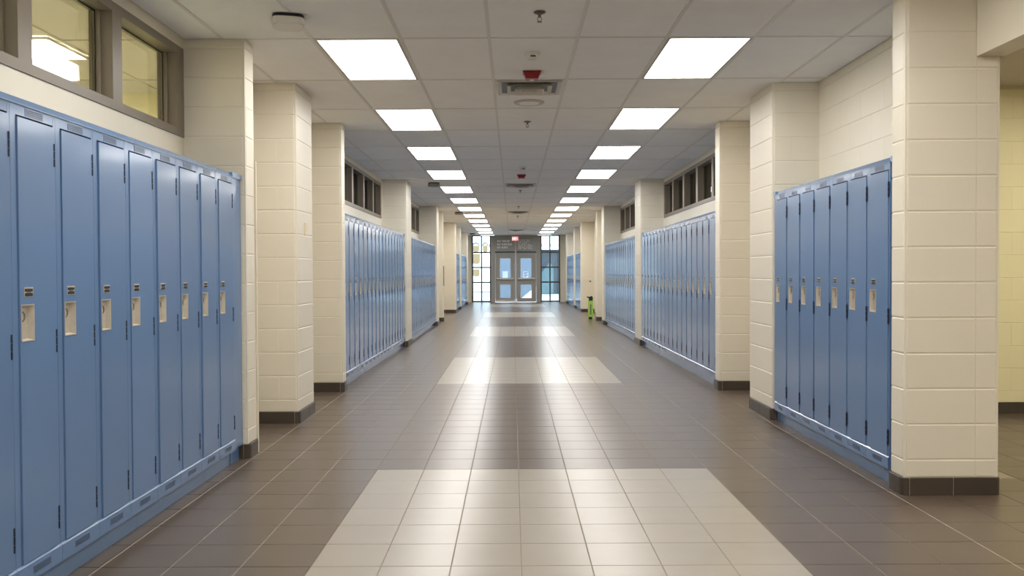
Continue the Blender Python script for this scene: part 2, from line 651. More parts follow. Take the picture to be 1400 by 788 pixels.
def long_wall(name, x0, x1, ya, yb, wins, label, m):
    mb = MB()
    mb.box(x0, x1, ya, yb, -0.02, WB)
    mb.box(x0, x1, ya, yb, WT, CEIL + 0.03)
    y = ya
    for a, b in wins:
        mb.box(x0, x1, y, a, WB, WT)
        y = b
    mb.box(x0, x1, y, yb, WB, WT)
    return tag(obj(name, mb.mesh(name, m)), label, 'wall', kind='structure')


wl = long_wall('wall_left', XL - 0.16, XL, YBACK, YEND, WIN_L, 'cream painted wall above and behind the left lockers', M['paint_plain'])
wr = long_wall('wall_right', XR, XR + 0.15, 5.01, YEND, WIN_R, 'cream painted block wall above and behind the right lockers', M['paint_plain'])
# blocks of the open wall above the near right lockers
for k, z0, z1 in courses(1.8, CEIL):
    y = 5.05
    edges = [5.05] + [e for e in [5.05 + (0.2 if k % 2 else 0.4) + 0.4 * q for q in range(7)] if e < 7.30] + [7.32]
    for a, b in zip(edges, edges[1:]):
        if b - a < 0.05:
            continue
        pts = [Vector((XR, a + 0.0008)), Vector((XR, b - 0.0008))]
        prof = [(-0.03, z0 + 0.0008), (0.002, z0 + 0.0008), (0.0035, z0 + 0.004), (0.0035, z1 - 0.004), (0.002, z1 - 0.0008), (-0.03, z1 - 0.0008)]
        obj('block', sweep(MB(), pts, prof, True).mesh('block', M['paint']), wr)
# header over the side opening and the rooms beyond
tag(box_obj('lintel', M['paint_plain'], (XR, JX + 0.02, YBACK, 4.85, HDR, CEIL + 0.03)), 'cream lintel over the side opening at the near right', 'lintel', kind='structure')
side = tag(box_obj('wall_side', M['paint_yellow'], (JX, 9.2, 7.62, 7.78, -0.02, CEIL + 0.03)), 'pale yellow block wall seen through the side opening', 'wall', kind='structure')
for k, z0, z1 in courses(0.1, CEIL):
    x = 3.0 + (0.2 if k % 2 else 0.0)
    while x < 6.0:
        pts = [Vector((x + 0.0006, 7.62)), Vector((x + 0.3994, 7.62))]
        prof = [(-0.03, z0 + 0.001), (0.002, z0 + 0.001), (0.004, z0 + 0.004), (0.004, z1 - 0.004), (0.002, z1 - 0.001), (-0.03, z1 - 0.001)]
        obj('block', sweep(MB(), pts, prof, False).mesh('block', M['paint_yellow']), side)
        x += 0.4
for q in range(10):
    obj('base_tile', MB().box(3.0 + q * 0.31, 3.305 + q * 0.31, 7.6, 7.615, 0, 0.1).mesh('base_tile', M['base_tile']), side)
tag(box_obj('wall_back', M['paint_plain'], (-7.2, 9.2, YBACK - 0.15, YBACK, -0.02, CEIL + 0.03)), 'cream wall closing the corridor behind the viewpoint', 'wall', kind='structure')
tag(box_obj('wall_lobby', M['paint_yellow'], (9.05, 9.2, YBACK, 21.0, -0.02, CEIL + 0.03)), 'pale yellow outer wall of the space beyond the side opening', 'wall', kind='structure')
tag(box_obj('wall_classroom', M['paint_yellow'], (-7.2, -7.05, YBACK, 21.0, -0.02, CEIL + 0.03)), 'pale yellow outer wall of the classrooms behind the left windows', 'wall', kind='structure')
tag(box_obj('wall_classroom_middle', M['paint_yellow'], (-7.05, XL - 0.16, 7.72, 7.85, -0.02, CEIL + 0.03)), 'pale yellow classroom wall seen through the near left window', 'wall', kind='structure')
tag(box_obj('wall_classroom_far', M['paint_yellow'], (-7.05, XL - 0.16, 20.9, 21.05, -0.02, CEIL + 0.03)), 'dim classroom wall beyond the far left windows', 'wall', kind='structure')
tag(box_obj('wall_room_far', M['paint_yellow'], (XR + 0.15, 9.05, 20.9, 21.05, -0.02, CEIL + 0.03)), 'pale wall beyond the far right windows', 'wall', kind='structure')
# ceiling grid of the near classroom
cg = MB()
for k in range(7):
    x = -2.5 - k * 0.605
    cg.box(x - 0.012, x + 0.012, -1, 7.72, CEIL + 0.008, CEIL + 0.02)
for k in range(7):
    y = 7.2 - k * 1.22
    cg.box(-7.05, XL - 0.16, y - 0.012, y + 0.012, CEIL + 0.009, CEIL + 0.02)
tag(obj('classroom_grid_bars', cg.mesh('classroom_grid_bars', M['offwhite']), ceiling), kind='stuff')
for q, (x, y) in enumerate([(-3.75, 6.15)]):
    r_ = panel_light(x, y, 'lit ceiling panel of the classroom seen through the near left window', 'classroom ceiling lights', rl_me)
    r_.rotation_euler = (0, 0, math.pi / 2)
for q, (x, y) in enumerate([(-4.9, 3.6), (-4.9, 0.6), (-6.2, 5.6), (-6.2, 2.0)]):  # unseen extra panels, added to brighten the classroom
    panel_light(x, y, f'added unseen lit panel brightening the near left classroom, {ORD[q + 1]} one back', 'classroom ceiling lights', rl_me)
ll_me = rl_me.copy()
ll_me.materials[0] = M['lobby_lamp']
for q, (x, y) in enumerate([(4.6, 5.8), (4.6, 2.4), (4.6, -1.5), (6.8, 4.0)]):
    panel_light(x, y, f'lit ceiling panel beyond the side opening, {ORD[q + 1]} one from the pale yellow wall', 'ceiling lights beyond the side opening', ll_me)
panel_light(5.4, 12.0, 'lit ceiling panel in the room behind the long right clerestory window', 'ceiling lights in the right classroom', ll_me)
tag(box_obj('floor_classroom_bounce', M['pale'], (-7.05, XL - 0.16, YBACK, 7.72, -0.003, -0.001)), 'unseen pale floor added to bounce light up in the near left classroom', 'floor', kind='structure')  # pale slab added over the floor to throw light up at the ceiling


# ------------------------------------------------------------------ clerestory windows
def clerestory(n, side, y0, y1, edges, label):
    """frame with panes between the mullion centres in edges; glass set back in a deep reveal"""
    s = -1 if side == 'left' else 1
    xw = XL if side == 'left' else XR
    xf, xg, xb = xw - s * 0.008, xw + s * 0.085, xw + s * 0.125

    def bx(a, b, *rest):
        return (min(a, b), max(a, b)) + rest
    root = tag(obj(f'window_{n}', None, None, (0, 0, 0)), label, 'window', 'clerestory windows above the lockers', 'structure')
    J = 0.058
    obj('sill', MB().box(*bx(xf, xb, y0, y1, WB, WB + 0.052)).mesh('sill', M['frame']), root)
    obj('head_rail', MB().box(*bx(xf, xb, y0, y1, WT - 0.052, WT)).mesh('head_rail', M['frame']), root)
    allE = [y0 + J] + list(edges) + [y1 - J]
    for e in allE:
        mb = MB().box(*bx(xf, xb, e - J, e + J, WB + 0.052, WT - 0.052))
        mb.box(*bx(xg - s * 0.03, xg, e - J - 0.012, e + J + 0.012, WB + 0.052, WT - 0.052))
        obj('mullion', mb.mesh('mullion', M['frame']), root)
    for p, q in zip(allE, allE[1:]):
        obj('pane', MB().box(*bx(xg, xg + s * 0.006, p + J, q - J, WB + 0.052, WT - 0.052)).mesh('pane', M['glass']), root)
        g = MB()
        for u in (p + J + 0.012, q - J - 0.018):
            g.box(*bx(xg - s * 0.004, xg, u, u + 0.006, WB + 0.06, WT - 0.06))
        g.box(*bx(xg - s * 0.004, xg, p + J + 0.012, q - J - 0.012, WT - 0.064, WT - 0.056))
        obj('gasket', g.mesh('gasket', M['black']), root)
    return root


clerestory(1, 'left', *WIN_L[0], [2.12, 3.04, 3.96, 4.885], 'taupe framed clerestory window above the near left lockers')
clerestory(2, 'left', *WIN_L[1], [10.33, 11.17, 12.04, 12.95, 13.82], 'taupe framed clerestory window above the first long left locker row')
clerestory(3, 'left', *WIN_L[2], [16.5, 17.3, 18.15, 19.0, 19.8], 'taupe framed clerestory window above the second long left locker row')
clerestory(4, 'right', *WIN_R[0], [10.35, 11.2, 12.15, 13.1, 13.97], 'taupe framed clerestory window above the first long right locker row')
clerestory(5, 'right', *WIN_R[1], [16.5, 17.35, 18.2, 19.05, 19.9], 'taupe framed clerestory window above the second long right locker row')

# ------------------------------------------------------------------ lockers
LW, LD = 0.3145, 0.36
ZB, ZT, ZC = 0.10, 1.903, 1.937
DZ0, DZ1 = 0.176, 1.856
SL, SR = 0.037, 0.016            # left and right stile widths
CU0, CU1, CZ0, CZ1 = SL + 0.012, SL + 0.094, 1.018, 1.150   # opening of the handle cup


def locker_body():
    mb = MB()
    mb.m = 0
    mb.box(0.001, LW - 0.001, 0.022, LD, ZB, ZT)
    mb.box(0.0008, SL, 0, 0.022, ZB, ZT)
    mb.box(LW - SR, LW - 0.0008, 0, 0.022, ZB, ZT)
    mb.box(SL, LW - SR, 0.0006, 0.022, DZ1 + 0.008, ZT)
    # bottom rail stands proud, its upper lip sloping to the door
    n_ = [(0.022, ZB), (0.022, DZ0 - 0.003), (0.0, DZ0 - 0.003), (-0.008, DZ0 - 0.010), (-0.008, ZB)]
    mb.prism(n_, 'x', 0.0012, LW - 0.0012)
    mb.m = 1
    mb.box(SL, LW - SR, 0.0205, 0.0215, DZ0 - 0.003, DZ1 + 0.008)  # dark sheet, its colour stands in for shade in the door gaps
    return mb.mesh('locker_body', [M['blue'], M['gap_shade']])


def locker_door():
    # origin at the hinge edge (right stile)
    x0, x1 = SL + 0.003 - (LW - SR), -0.0025
    c0, c1 = CU0 - (LW - SR), CU1 - (LW - SR)
    mb = MB()
    y0, y1 = -0.004, 0.017
    mb.box(x0 + 0.001, c0, y0, y1, CZ0, CZ1)
    mb.box(c1, x1 - 0.001, y0, y1, CZ0, CZ1)
    for za, zb, bot in ((DZ0, CZ0, True), (CZ1, DZ1, False)):
        mb.box(x0 + 0.001, x1 - 0.001, y0, y1, za, zb)
    # folded edges of the sheet set a little back from the face
    mb.box(x0, x0 + 0.0015, y0 + 0.0015, y1, DZ0, DZ1)
    mb.box(x1 - 0.0015, x1, y0 + 0.0015, y1, DZ0, DZ1)
    return mb.mesh('locker_door', M['blue'])


def cup_mesh():
    h = LW - SR
    a0, a1, b0, b1 = CU0 - h, CU1 - h, CZ0, CZ1
    mb = MB()
    yb, yf = 0.012, -0.0052
    t = 0.006
    # bevelled pressed cup: sloping sides down to a back plate
    s = 0.012
    P = [(a0, yf, b0), (a1, yf, b0), (a1, yf, b1), (a0, yf, b1)]
    Q = [(a0 + s * 0.5, yb, b0 + s * 0.4), (a1 - s, yb, b0 + s * 0.4), (a1 - s, yb, b1 - s), (a0 + s * 0.5, yb, b1 - s)]
    for i in range(4):
        j = (i + 1) % 4
        mb.quad(P[i], P[j], Q[j], Q[i])
    mb.quad(*Q)
    # raised lip round the opening
    for x0, x1, z0, z1 in ((a0 - 0.003, a1 + 0.003, b0 - 0.004, b0), (a0 - 0.003, a1 + 0.003, b1, b1 + 0.004), (a0 - 0.004, a0, b0, b1), (a1, a1 + 0.004, b0, b1)):
        mb.box(x0, x1, yf - 0.001, -0.0038, z0, z1)
    return mb.mesh('handle_cup', M['cup'], fix=False)


def latch_mesh():
    h = LW - SR
    cx, cz = CU0 - h + 0.021, 1.108
    pts = [(cx + 0.015 * math.sin(t), 0.004, cz + 0.017 * math.cos(t)) for t in [math.pi * k / 8 for k in range(9)]]
    mb = MB().tube(pts, 0.0032, 6)
    return mb.mesh('latch_loop', M['grey'])


def plate_mesh():
    h = LW - SR
    x0, x1 = SL + 0.034 - h, SL + 0.088 - h
    mb = MB()
    mb.box(x0 - 0.003, x1 + 0.003, -0.0055, -0.004, 1.183, 1.219)
    mb.m = 1
    mb.box(x0, x1, -0.0062, -0.0055, 1.185, 1.197)
    mb.box(x0, x1, -0.0062, -0.0055, 1.202, 1.213)
    mb.m = 2
    mb.box(x0 + 0.012, x1 - 0.012, -0.0062, -0.0055, 1.1972, 1.2018)
    return mb.mesh('number_plate', [M['cup'], M['black'], M['grey']])


def hinge_mesh():
    mb = MB()
    for z0, z1 in ((-0.046, -0.017), (-0.014, 0.014), (0.017, 0.046)):
        mb.prism([(0.0045 * math.cos(t) + 0.0, -0.004 + 0.0045 * math.sin(t)) for t in [math.pi / 4 * k for k in range(8)]], 'z', z0, z1)
    mb.box(-0.0015, 0.012, -0.0015, 0.0, -0.045, 0.045)
    return mb.mesh('hinge', M['hinge'])


def vent_mesh():
    mb = MB()
    w, h = 0.125, 0.030
    mb.box(-w / 2, w / 2, -0.0008, 0.0006, -h / 2, h / 2)
    mb.m = 1
    for r_ in range(4):
        for c_ in range(14):
            x = -w / 2 + 0.006 + c_ * (w - 0.012) / 13
            z = -h / 2 + 0.005 + r_ * (h - 0.010) / 3
            mb.box(x - 0.0032, x + 0.0032, -0.0011, -0.0006, z - 0.0022, z + 0.0022)
    return mb.mesh('vent', [M['blue_trim'], M['hinge']], fix=False)


ME = dict(body=locker_body(), door=locker_door(), cup=cup_mesh(), latch=latch_mesh(), plate=plate_mesh(), hinge=hinge_mesh(), vent=vent_mesh())


def make_locker():
    r_ = obj('locker', None)
    obj('body', ME['body'], r_)
    d = obj('door', ME['door'], r_, (LW - SR, 0, 0))
    tag(obj('handle_cup', ME['cup'], d), 'pale recessed handle cup')
    obj('latch', ME['latch'], d)
    tag(obj('number_plate', ME['plate'], d), 'small black number plate')
    for z in (1.745, 1.00, 0.285):
        obj('hinge', ME['hinge'], r_, (LW - SR, 0, z))
    for z in (1.882, 0.137):
        obj('vent', ME['vent'], r_, ((SL + LW - SR) / 2 - 0.004, 0 if z > 1 else -0.0085, z))
    return r_


proto = make_locker()
proto_used = [False]


def locker_row(side, x, y0, n, where, group, from_far=False, first=0):
    """n lockers filling y0 .. y0+n*LW with their fronts at x"""
    for k in range(n):
        if side == 'left':
            loc, rz = (x, y0 + k * LW, 0), math.pi / 2
        else:
            loc, rz = (x, y0 + (k + 1) * LW, 0), -math.pi / 2
        if not proto_used[0]:
            o = proto
            proto_used[0] = True
        else:
            o = copy_tree(proto)
        o.location = loc
        o.rotation_euler = (0, 0, rz)
        for ch in o.children:
            if ch.name.startswith('door'):
                ch.rotation_euler = (0, 0, random.choice((0, 0, 0.002, 0.004, 0.012)) + random.uniform(0, 0.003))
        num = (n - k) if from_far else (k + 1)
        tag(o, 'blue metal locker, ' + where.format(ORD[num]), 'locker', group)
    s = -1 if side == 'left' else 1      # into the wall
    yn, yf = y0, y0 + n * LW

    def bx(a, b, *r2):
        return (min(a, b), max(a, b)) + r2
    name = group
    cap = tag(obj('locker_top_rail', None, None, (x, yn, ZT)), f'blue metal cap strip along the top of the {name}', 'cap strip', 'cap strips on the locker rows')
    base = tag(obj('locker_plinth', None, None, (x, yn, 0)), f'blue metal plinth along the floor under the {name}', 'plinth', 'plinths under the locker rows')
    k = n if from_far else 0
    cuts = sorted(set([yn, yf] + [yf - 3 * LW * q if from_far else yn + 3 * LW * q for q in range(1, n // 3 + 1)]))
    for a_, b_ in zip(cuts, cuts[1:]):
        if b_ - a_ < 0.02:
            continue
        # front edge leans back a little, like folded sheet
        if side == 'left':
            poly = [(x + 0.004, ZT), (x + 0.004, ZT + 0.004), (x - 0.022, ZC), (x - LD, ZC), (x - LD, ZT)]
        else:
            poly = [(x - 0.004, ZT), (x + LD, ZT), (x + LD, ZC), (x + 0.022, ZC), (x - 0.004, ZT + 0.004)]
        c_ = obj('cap_segment', MB().prism(poly, 'y', a_ + 0.0012, b_ - 0.0012).mesh('cap_segment', M['blue_trim']), cap)
        c_.location = (-x, -yn, -ZT)
    q0 = yn - 0.05
    pc = [yn] + [v for v in [yn + 0.155 + 3 * LW * q for q in range(0, n // 3 + 1)] if v < yf - 0.05] + [yf]
    for a_, b_ in zip(pc, pc[1:]):
        p_ = obj('plinth_segment', MB().box(*bx(x + s * 0.034, x + s * 0.05, a_ + 0.001, b_ - 0.001, 0.0, ZB - 0.010)).mesh('plinth_segment', M['blue_trim']), base)
        p_.location = (-x, -yn, 0)


BL, BR = -1.845, 2.212
locker_row('left', BL, 5.694 - 11 * LW, 11, '{} one from the narrow pillar ending the near left row', 'near left locker row', from_far=True)
locker_row('right', BR, 5.063, 7, '{} one from the big near pillar in the near right row', 'near right locker row')
locker_row('left', BL, 9.385, 17, '{} one from the camera in the first long left row', 'first long left locker row')
locker_row('right', BR, 9.395, 17, '{} one from the camera in the first long right row', 'first long right locker row')
locker_row('left', BL, 15.53, 16, '{} one from the camera in the second long left row', 'second long left locker row')
locker_row('right', BR, 15.58, 16, '{} one from the camera in the second long right row', 'second long right locker row')
locker_row('left', BL, 27.93, 6, '{} one in the short left row near the entrance', 'short left locker row')
locker_row('right', BR, 28.15, 7, '{} one in the short right row near the entrance', 'short right locker row')
locker_row('left', BL, 30.65, 12, '{} one in the last left row beside the entrance', 'last left locker row')
locker_row('right', BR, 31.25, 12, '{} one in the last right row beside the entrance', 'last right locker row')
# filler panels closing the rows against the pillars
for side_, x, a_, b_, lab in (('right', BR, 5.012, 5.060, 'narrow blue filler strip between the near right lockers and the big near pillar'),
                              ('left', BL, 5.696, 5.886, 'narrow blue filler panel between the near left lockers and their pillar'),
                              ('right', BR, 7.268, 7.318, 'narrow blue filler strip at the far end of the near right lockers'),
                              ('left', BL, 14.735, 14.798, 'narrow blue filler strip ending the first long left locker row'),
                              ('right', BR, 14.745, 14.848, 'narrow blue filler strip ending the first long right locker row')):
    s = -1 if side_ == 'left' else 1
    fp = obj('locker_filler', None, None, (x, a_, 0))
    tag(fp, lab, 'filler panel')
    lx = (0.006 * s, 0.05 * s)
    obj('panel', MB().box(min(lx), max(lx), 0.001, b_ - a_ - 0.002, ZB, ZT).mesh('panel', M['blue_trim']), fp)
    lx = (-0.002 * s, 0.05 * s)
    obj('top_edge', MB().box(min(lx), max(lx), 0.001, b_ - a_ - 0.002, ZT, ZC).mesh('top_edge', M['blue_trim']), fp)
    lx = (0.03 * s, 0.05 * s)
    obj('plinth', MB().box(min(lx), max(lx), 0.001, b_ - a_ - 0.002, 0, ZB).mesh('plinth', M['blue_trim']), fp)

# trims and plates on the pillars
tag(box_obj('trim_1', M['paint_plain'], (PL - 0.05, PL + 0.008, 6.092, 6.11, 0.0, 2.06)), 'cream painted vertical door trim behind the narrow near left pillar', 'trim', kind='structure')
wp = tag(obj('wall_plate', MB().cbox(-0.03, 0.03, -0.055, 0.055, 0, 0.008, 0.003).mesh('wall_plate', M['plate'])), 'small beige plate on the broad left pillar', 'wall plate')
wp.rotation_euler = (math.pi / 2, 0, math.pi / 2)
wp.location = (PL + 0.0005, 7.56, 1.655)
wq = tag(obj('wall_plate', MB().cbox(-0.10, 0.10, -0.26, 0.26, 0, 0.014, 0.004).mesh('wall_plate', M['grey'])), 'narrow grey plate on the side of the slim left pillar', 'wall plate')
wq.rotation_euler = (math.pi / 2, 0, math.pi / 2)
wq.location = (PL + 0.0005, 22.63, 1.19)
ws = tag(obj('wall_fitting', MB().lathe([(0.0, 0.0), (0.028, 0.0), (0.03, 0.012), (0.018, 0.024), (0.0, 0.026)], 0, 0, 0, 12).mesh('wall_knob', M['grey'])), 'tiny round grey fitting on the wide cream pillar above the green stand', 'wall fitting')
ws.rotation_euler = (math.pi / 2, 0, 0)
ws.location = (2.47, 27.4995, 0.98)

# ------------------------------------------------------------------ lime green floor stand
gs = tag(obj('floor_stand', None, None, (2.10, 23.3, 0)), 'lime green folded floor stand with black top and foot by the slim right pillar', 'floor stand')
mb = MB()
mb.prism([(-0.075, 0.05), (0.075, 0.05), (0.062, 0.52), (-0.062, 0.52)], 'y', -0.03, -0.012)
obj('front_panel', mb.mesh('front_panel', M['lime']), gs)
mb = MB()
mb.prism([(-0.075, 0.05), (0.075, 0.05), (0.062, 0.52), (-0.062, 0.52)], 'y', 0.012, 0.03)
obj('back_panel', mb.mesh('back_panel', M['lime']), gs)
mb = MB()
mb.prism([(-0.05, 0.50), (0.055, 0.50), (0.06, 0.60), (0.02, 0.63), (-0.02, 0.605), (-0.10, 0.615), (-0.10, 0.585), (-0.045, 0.565)], 'y', -0.035, 0.035)
obj('handle', mb.mesh('handle', M['black']), gs)
obj('foot', MB().box(-0.05, 0.04, -0.035, 0.035, 0, 0.06).mesh('foot', M['black']), gs)
obj('stripe', MB().box(-0.018, 0.018, -0.0315, -0.0298, 0.12, 0.40).mesh('stripe', M['grey']), gs)


# ------------------------------------------------------------------ ceiling fittings
def sprinkler(x, y, lab):
    r_ = tag(obj('sprinkler', None, None, (x, y, CEIL - 0.003)), lab, 'sprinkler', 'sprinkler heads on the ceiling')
    obj('escutcheon', MB().lathe([(0.0, -0.012), (0.018, -0.012), (0.036, -0.004), (0.038, 0.0), (0.0, 0.0)], 0, 0, 0).mesh('escutcheon', M['brass']), r_)
    m_ = MB().lathe([(0.0, -0.032), (0.009, -0.032), (0.010, -0.012), (0.0, -0.012)], 0, 0, 0, 10)
    for s in (-1, 1):
        m_.tube([(s * 0.009, 0, -0.03), (s * 0.014, 0, -0.042), (s * 0.004, 0, -0.056)], 0.0025, 5)
    obj('frame', m_.mesh('sprinkler_frame', M['brass']), r_)
    obj('deflector', MB().lathe([(0.0, -0.060), (0.016, -0.060), (0.016, -0.057), (0.0, -0.057)], 0, 0, 0, 12).mesh('deflector', M['brass']), r_)


def detector(x, y, lab):
    r_ = tag(obj('smoke_detector', None, None, (x, y, CEIL - 0.003)), lab, 'smoke detector', 'smoke detectors on the ceiling')
    obj('base', MB().lathe([(0.0, -0.012), (0.056, -0.012), (0.058, 0.0), (0.0, 0.0)], 0, 0, 0, 24).mesh('base', M['white']), r_)
    obj('head', MB().lathe([(0.0, -0.046), (0.030, -0.045), (0.040, -0.036), (0.046, -0.012), (0.0, -0.012)], 0, 0, 0, 24).mesh('head', M['white']), r_)
    obj('slot', MB().box(-0.012, 0.026, -0.047, -0.0435, -0.034, -0.026).mesh('slot', M['black']), r_)


def strobe(x, y, lab):
    r_ = tag(obj('alarm_strobe', None, None, (x, y, CEIL - 0.003)), lab, 'fire alarm', 'red alarm strobes on the ceiling')
    obj('back_plate', MB().box(-0.072, 0.072, -0.05, 0.05, -0.012, 0).mesh('back_plate', M['red']), r_)
    m_ = MB().prism([(-0.066, -0.012), (-0.046, -0.058), (0.046, -0.058), (0.066, -0.012)], 'y', -0.044, 0.044)
    obj('housing', m_.mesh('housing', M['red']), r_)
    obj('lens', MB().cbox(-0.018, 0.018, 0.0, 0.03, -0.064, -0.050, 0.004, top=False).mesh('lens', M['white']), r_)


def diffuser(x, y, lab):
    r_ = tag(obj('air_diffuser', None, None, (x, y, CEIL - 0.003)), lab, 'air vent', 'air diffusers along the ceiling centre')
    h, t = 0.27, 0.02

    def ring(mb, ho, hi, z0, z1, slope):
        # square ring, inner edge lifted (z1) above the outer one
        o = [(-ho, -ho), (ho, -ho), (ho, ho), (-ho, ho)]
        i_ = [(-hi, -hi), (hi, -hi), (hi, hi), (-hi, hi)]
        for a_ in range(4):
            b_ = (a_ + 1) % 4
            mb.quad((*o[a_], z0), (*o[b_], z0), (*i_[b_], z1), (*i_[a_], z1))
            mb.quad((*o[a_], z0 + 0.003), (*i_[a_], z1 + 0.003), (*i_[b_], z1 + 0.003), (*o[b_], z0 + 0.003))
        return mb
    m_ = MB()
    for x0, x1, y0, y1 in ((-h, h, -h, -h + t), (-h, h, h - t, h), (-h, -h + t, -h + t, h - t), (h - t, h, -h + t, h - t)):
        m_.box(x0, x1, y0, y1, -0.012, 0)
    obj('outer_frame', m_.mesh('outer_frame', M['offwhite']), r_)
    obj('throat', MB().box(-h + t, h - t, -h + t, h - t, -0.002, 0.001).mesh('throat', M['black']), r_)
    obj('vane', ring(MB(), 0.25, 0.205, -0.014, 0.022, 1).mesh('vane', M['white'], fix=False), r_)
    obj('vane', ring(MB(), 0.19, 0.135, -0.030, 0.018, 1).mesh('vane', M['white'], fix=False), r_)
    obj('vane', ring(MB(), 0.125, 0.075, -0.046, 0.010, 1).mesh('vane', M['white'], fix=False), r_)
    obj('center_plate', MB().cbox(-0.065, 0.065, -0.065, 0.065, -0.05, -0.042, 0.004, top=False).mesh('center_plate', M['offwhite']), r_)


def access_point(x, y, lab, dark):
    r_ = tag(obj('access_point', None, None, (x, y, CEIL - 0.003)), lab, 'access point', 'wireless units on the ceiling')
    r_.rotation_euler = (0, 0, 0.25)
    sq = [(0.098 * math.copysign(abs(math.cos(t)) ** 0.5, math.cos(t)), 0.098 * math.copysign(abs(math.sin(t)) ** 0.5, math.sin(t))) for t in [2 * math.pi * (k + 0.5) / 24 for k in range(24)]]
    obj('mount', MB().prism([(p * 0.98, q * 0.98) for p, q in sq], 'z', -0.018, 0).mesh('mount', M['black']), r_)
    m_ = MB()
    m_.prism(sq, 'z', -0.056, -0.018)
    m_.prism([(p * 0.88, q * 0.88) for p, q in sq], 'z', -0.066, -0.056)
    obj('cover', m_.mesh('cover', M['grey' if dark else 'white']), r_)
    return r_


CX = 0.15
sprinkler(0.172, 5.32, 'small sprinkler head nearest the camera at the ceiling centre')
detector(0.148, 6.31, 'white smoke detector ahead of the nearest red alarm strobe')
strobe(0.160, 6.90, 'red alarm strobe ahead of the nearest air diffuser')
diffuser(CX, 7.46, 'square stepped air diffuser nearest the camera')
spk = tag(obj('ceiling_speaker', None, None, (0.16, 8.12, CEIL - 0.003)), 'round white ceiling speaker behind the nearest air diffuser', 'speaker')
obj('rim', MB().lathe([(0.0, -0.008), (0.105, -0.012), (0.135, -0.010), (0.145, 0.0), (0.0, 0.0)], 0, 0, 0, 32).mesh('rim', M['offwhite']), spk)
obj('grille', MB().lathe([(0.0, -0.016), (0.07, -0.015), (0.098, -0.0115), (0.0, -0.011)], 0, 0, 0, 32).mesh('grille', M['ceil']), spk)
sprinkler(0.163, 9.15, 'small sprinkler head behind the round ceiling speaker')
detector(0.163, 13.05, 'white smoke detector ahead of the second red alarm strobe')
strobe(0.15, 14.1, 'red alarm strobe ahead of the second air diffuser')
diffuser(CX, 15.75, 'square stepped air diffuser, second from the camera')
sprinkler(0.155, 16.75, 'small sprinkler head just behind the second air diffuser')
sprinkler(0.15, 20.8, 'small sprinkler head just ahead of the third air diffuser')
diffuser(CX, 22.75, 'square stepped air diffuser, third from the camera')
sprinkler(0.15, 24.2, 'small sprinkler head just behind the third air diffuser')
diffuser(CX, 32.3, 'square stepped air diffuser, last before the entrance')
access_point(-1.39, 5.40, 'white wireless unit on a dark mount at the near left ceiling', False)
access_point(-1.39, 15.3, 'dark wireless unit above the first long left locker row', True)
access_point(-1.41, 22.7, 'dark wireless unit above the slim left pillar', True)
access_point(-1.62, 34.9, 'dark wireless unit beside the left entrance window', True)

# ------------------------------------------------------------------ entrance at the far end
PX = YEND / F


def ex(px):
    return (px - 701) * PX


def ez(py):
    return HC + (373 - py) * PX


YG = YEND
tag(obj('wall_end', MB().box(-7.2, ex(645.2), YG, YG + 0.15, -0.02, CEIL + 0.03).box(ex(765.6), 9.2, YG, YG + 0.15, -0.02, CEIL + 0.03).mesh('wall_end', M['paint_plain'])),
    'cream wall ends on both sides of the glazed entrance', 'wall', kind='structure')
ent = tag(obj('entrance_frame', None, None, (0, YG, 0)), 'grey metal frame around the entrance doors with lettered transom panels', 'door frame', kind='structure')
for x0, x1 in ((671.4, 677.2), (733.2, 739.2)):
    obj('post', MB().box(ex(x0), ex(x1), -0.06, 0.12, 0, CEIL).mesh('post', M['doorgrey']), ent)
obj('header', MB().box(ex(677.2), ex(733.2), -0.05, 0.12, ez(346.3), ez(343.8)).mesh('header', M['mull']), ent)
obj('top_rail', MB().box(ex(677.2), ex(733.2), -0.05, 0.12, ez(325.5), CEIL).mesh('top_rail', M['doorgrey']), ent)
obj('mullion', MB().box(ex(704.2), ex(706.2), -0.055, 0.12, 0, ez(325.5)).mesh('mullion', M['offwhite']), ent)
tl = obj('transom_panel', MB().box(ex(677.2), ex(704.2), 0.0, 0.03, ez(343.8), ez(325.5)).mesh('transom_panel', M['transom']), ent)
tr = obj('transom_panel', MB().box(ex(706.2), ex(733.2), 0.0, 0.03, ez(343.8), ez(325.5)).mesh('transom_panel', M['transom']), ent)


def words(mb, x0, x1, zc, h, lens):
    """rows of letter-like upright strokes: the lettering is too small to read in the photograph"""
    tot = sum(lens) + len(lens) - 1
    p = (x1 - x0) / tot
    x = x0
    for n in lens:
        for q in range(n):
            w = p * 0.86
            mb.box(x, x + w * 0.48, -0.004, 0.0, zc - h / 2, zc + h / 2)
            if (q + n) % 3 != 1:
                mb.box(x + w * 0.56, x + w, -0.004, 0.0, zc - h / 2, zc + h / 2)
            mb.box(x, x + w, -0.004, 0.0, zc + h / 2 - h * 0.3, zc + h / 2) if q % 2 == 0 else mb.box(x, x + w, -0.004, 0.0, zc - h / 2, zc - h / 2 + h * 0.3)
            x += p
        x += p


lt = MB()
for (xa, xb, yc, ln) in ((680, 697.8, 329.8, (3, 7)), (680, 700.4, 334.2, (3, 9)), (680, 694.6, 338.4, (3, 6))):
    words(lt, ex(xa), ex(xb), ez(yc), 0.085, ln)
tag(obj('lettering', lt.mesh('lettering', M['letter']), tl), 'three lines of white capital lettering')
rt = MB()
for q, (xb, ln) in enumerate(((724, (3, 5, 4)), (725, (6, 2, 5)), (721.5, (4, 6)), (725.5, (2, 7, 4)), (728.5, (5, 3, 6)), (727.5, (7, 6)), (728, (4, 4, 5)))):
    words(rt, ex(708.6), ex(xb), ez(328.4 + q * 1.95), 0.036, ln)
tag(obj('lettering', rt.mesh('lettering', M['letter']), tr), 'seven lines of fine white lettering')


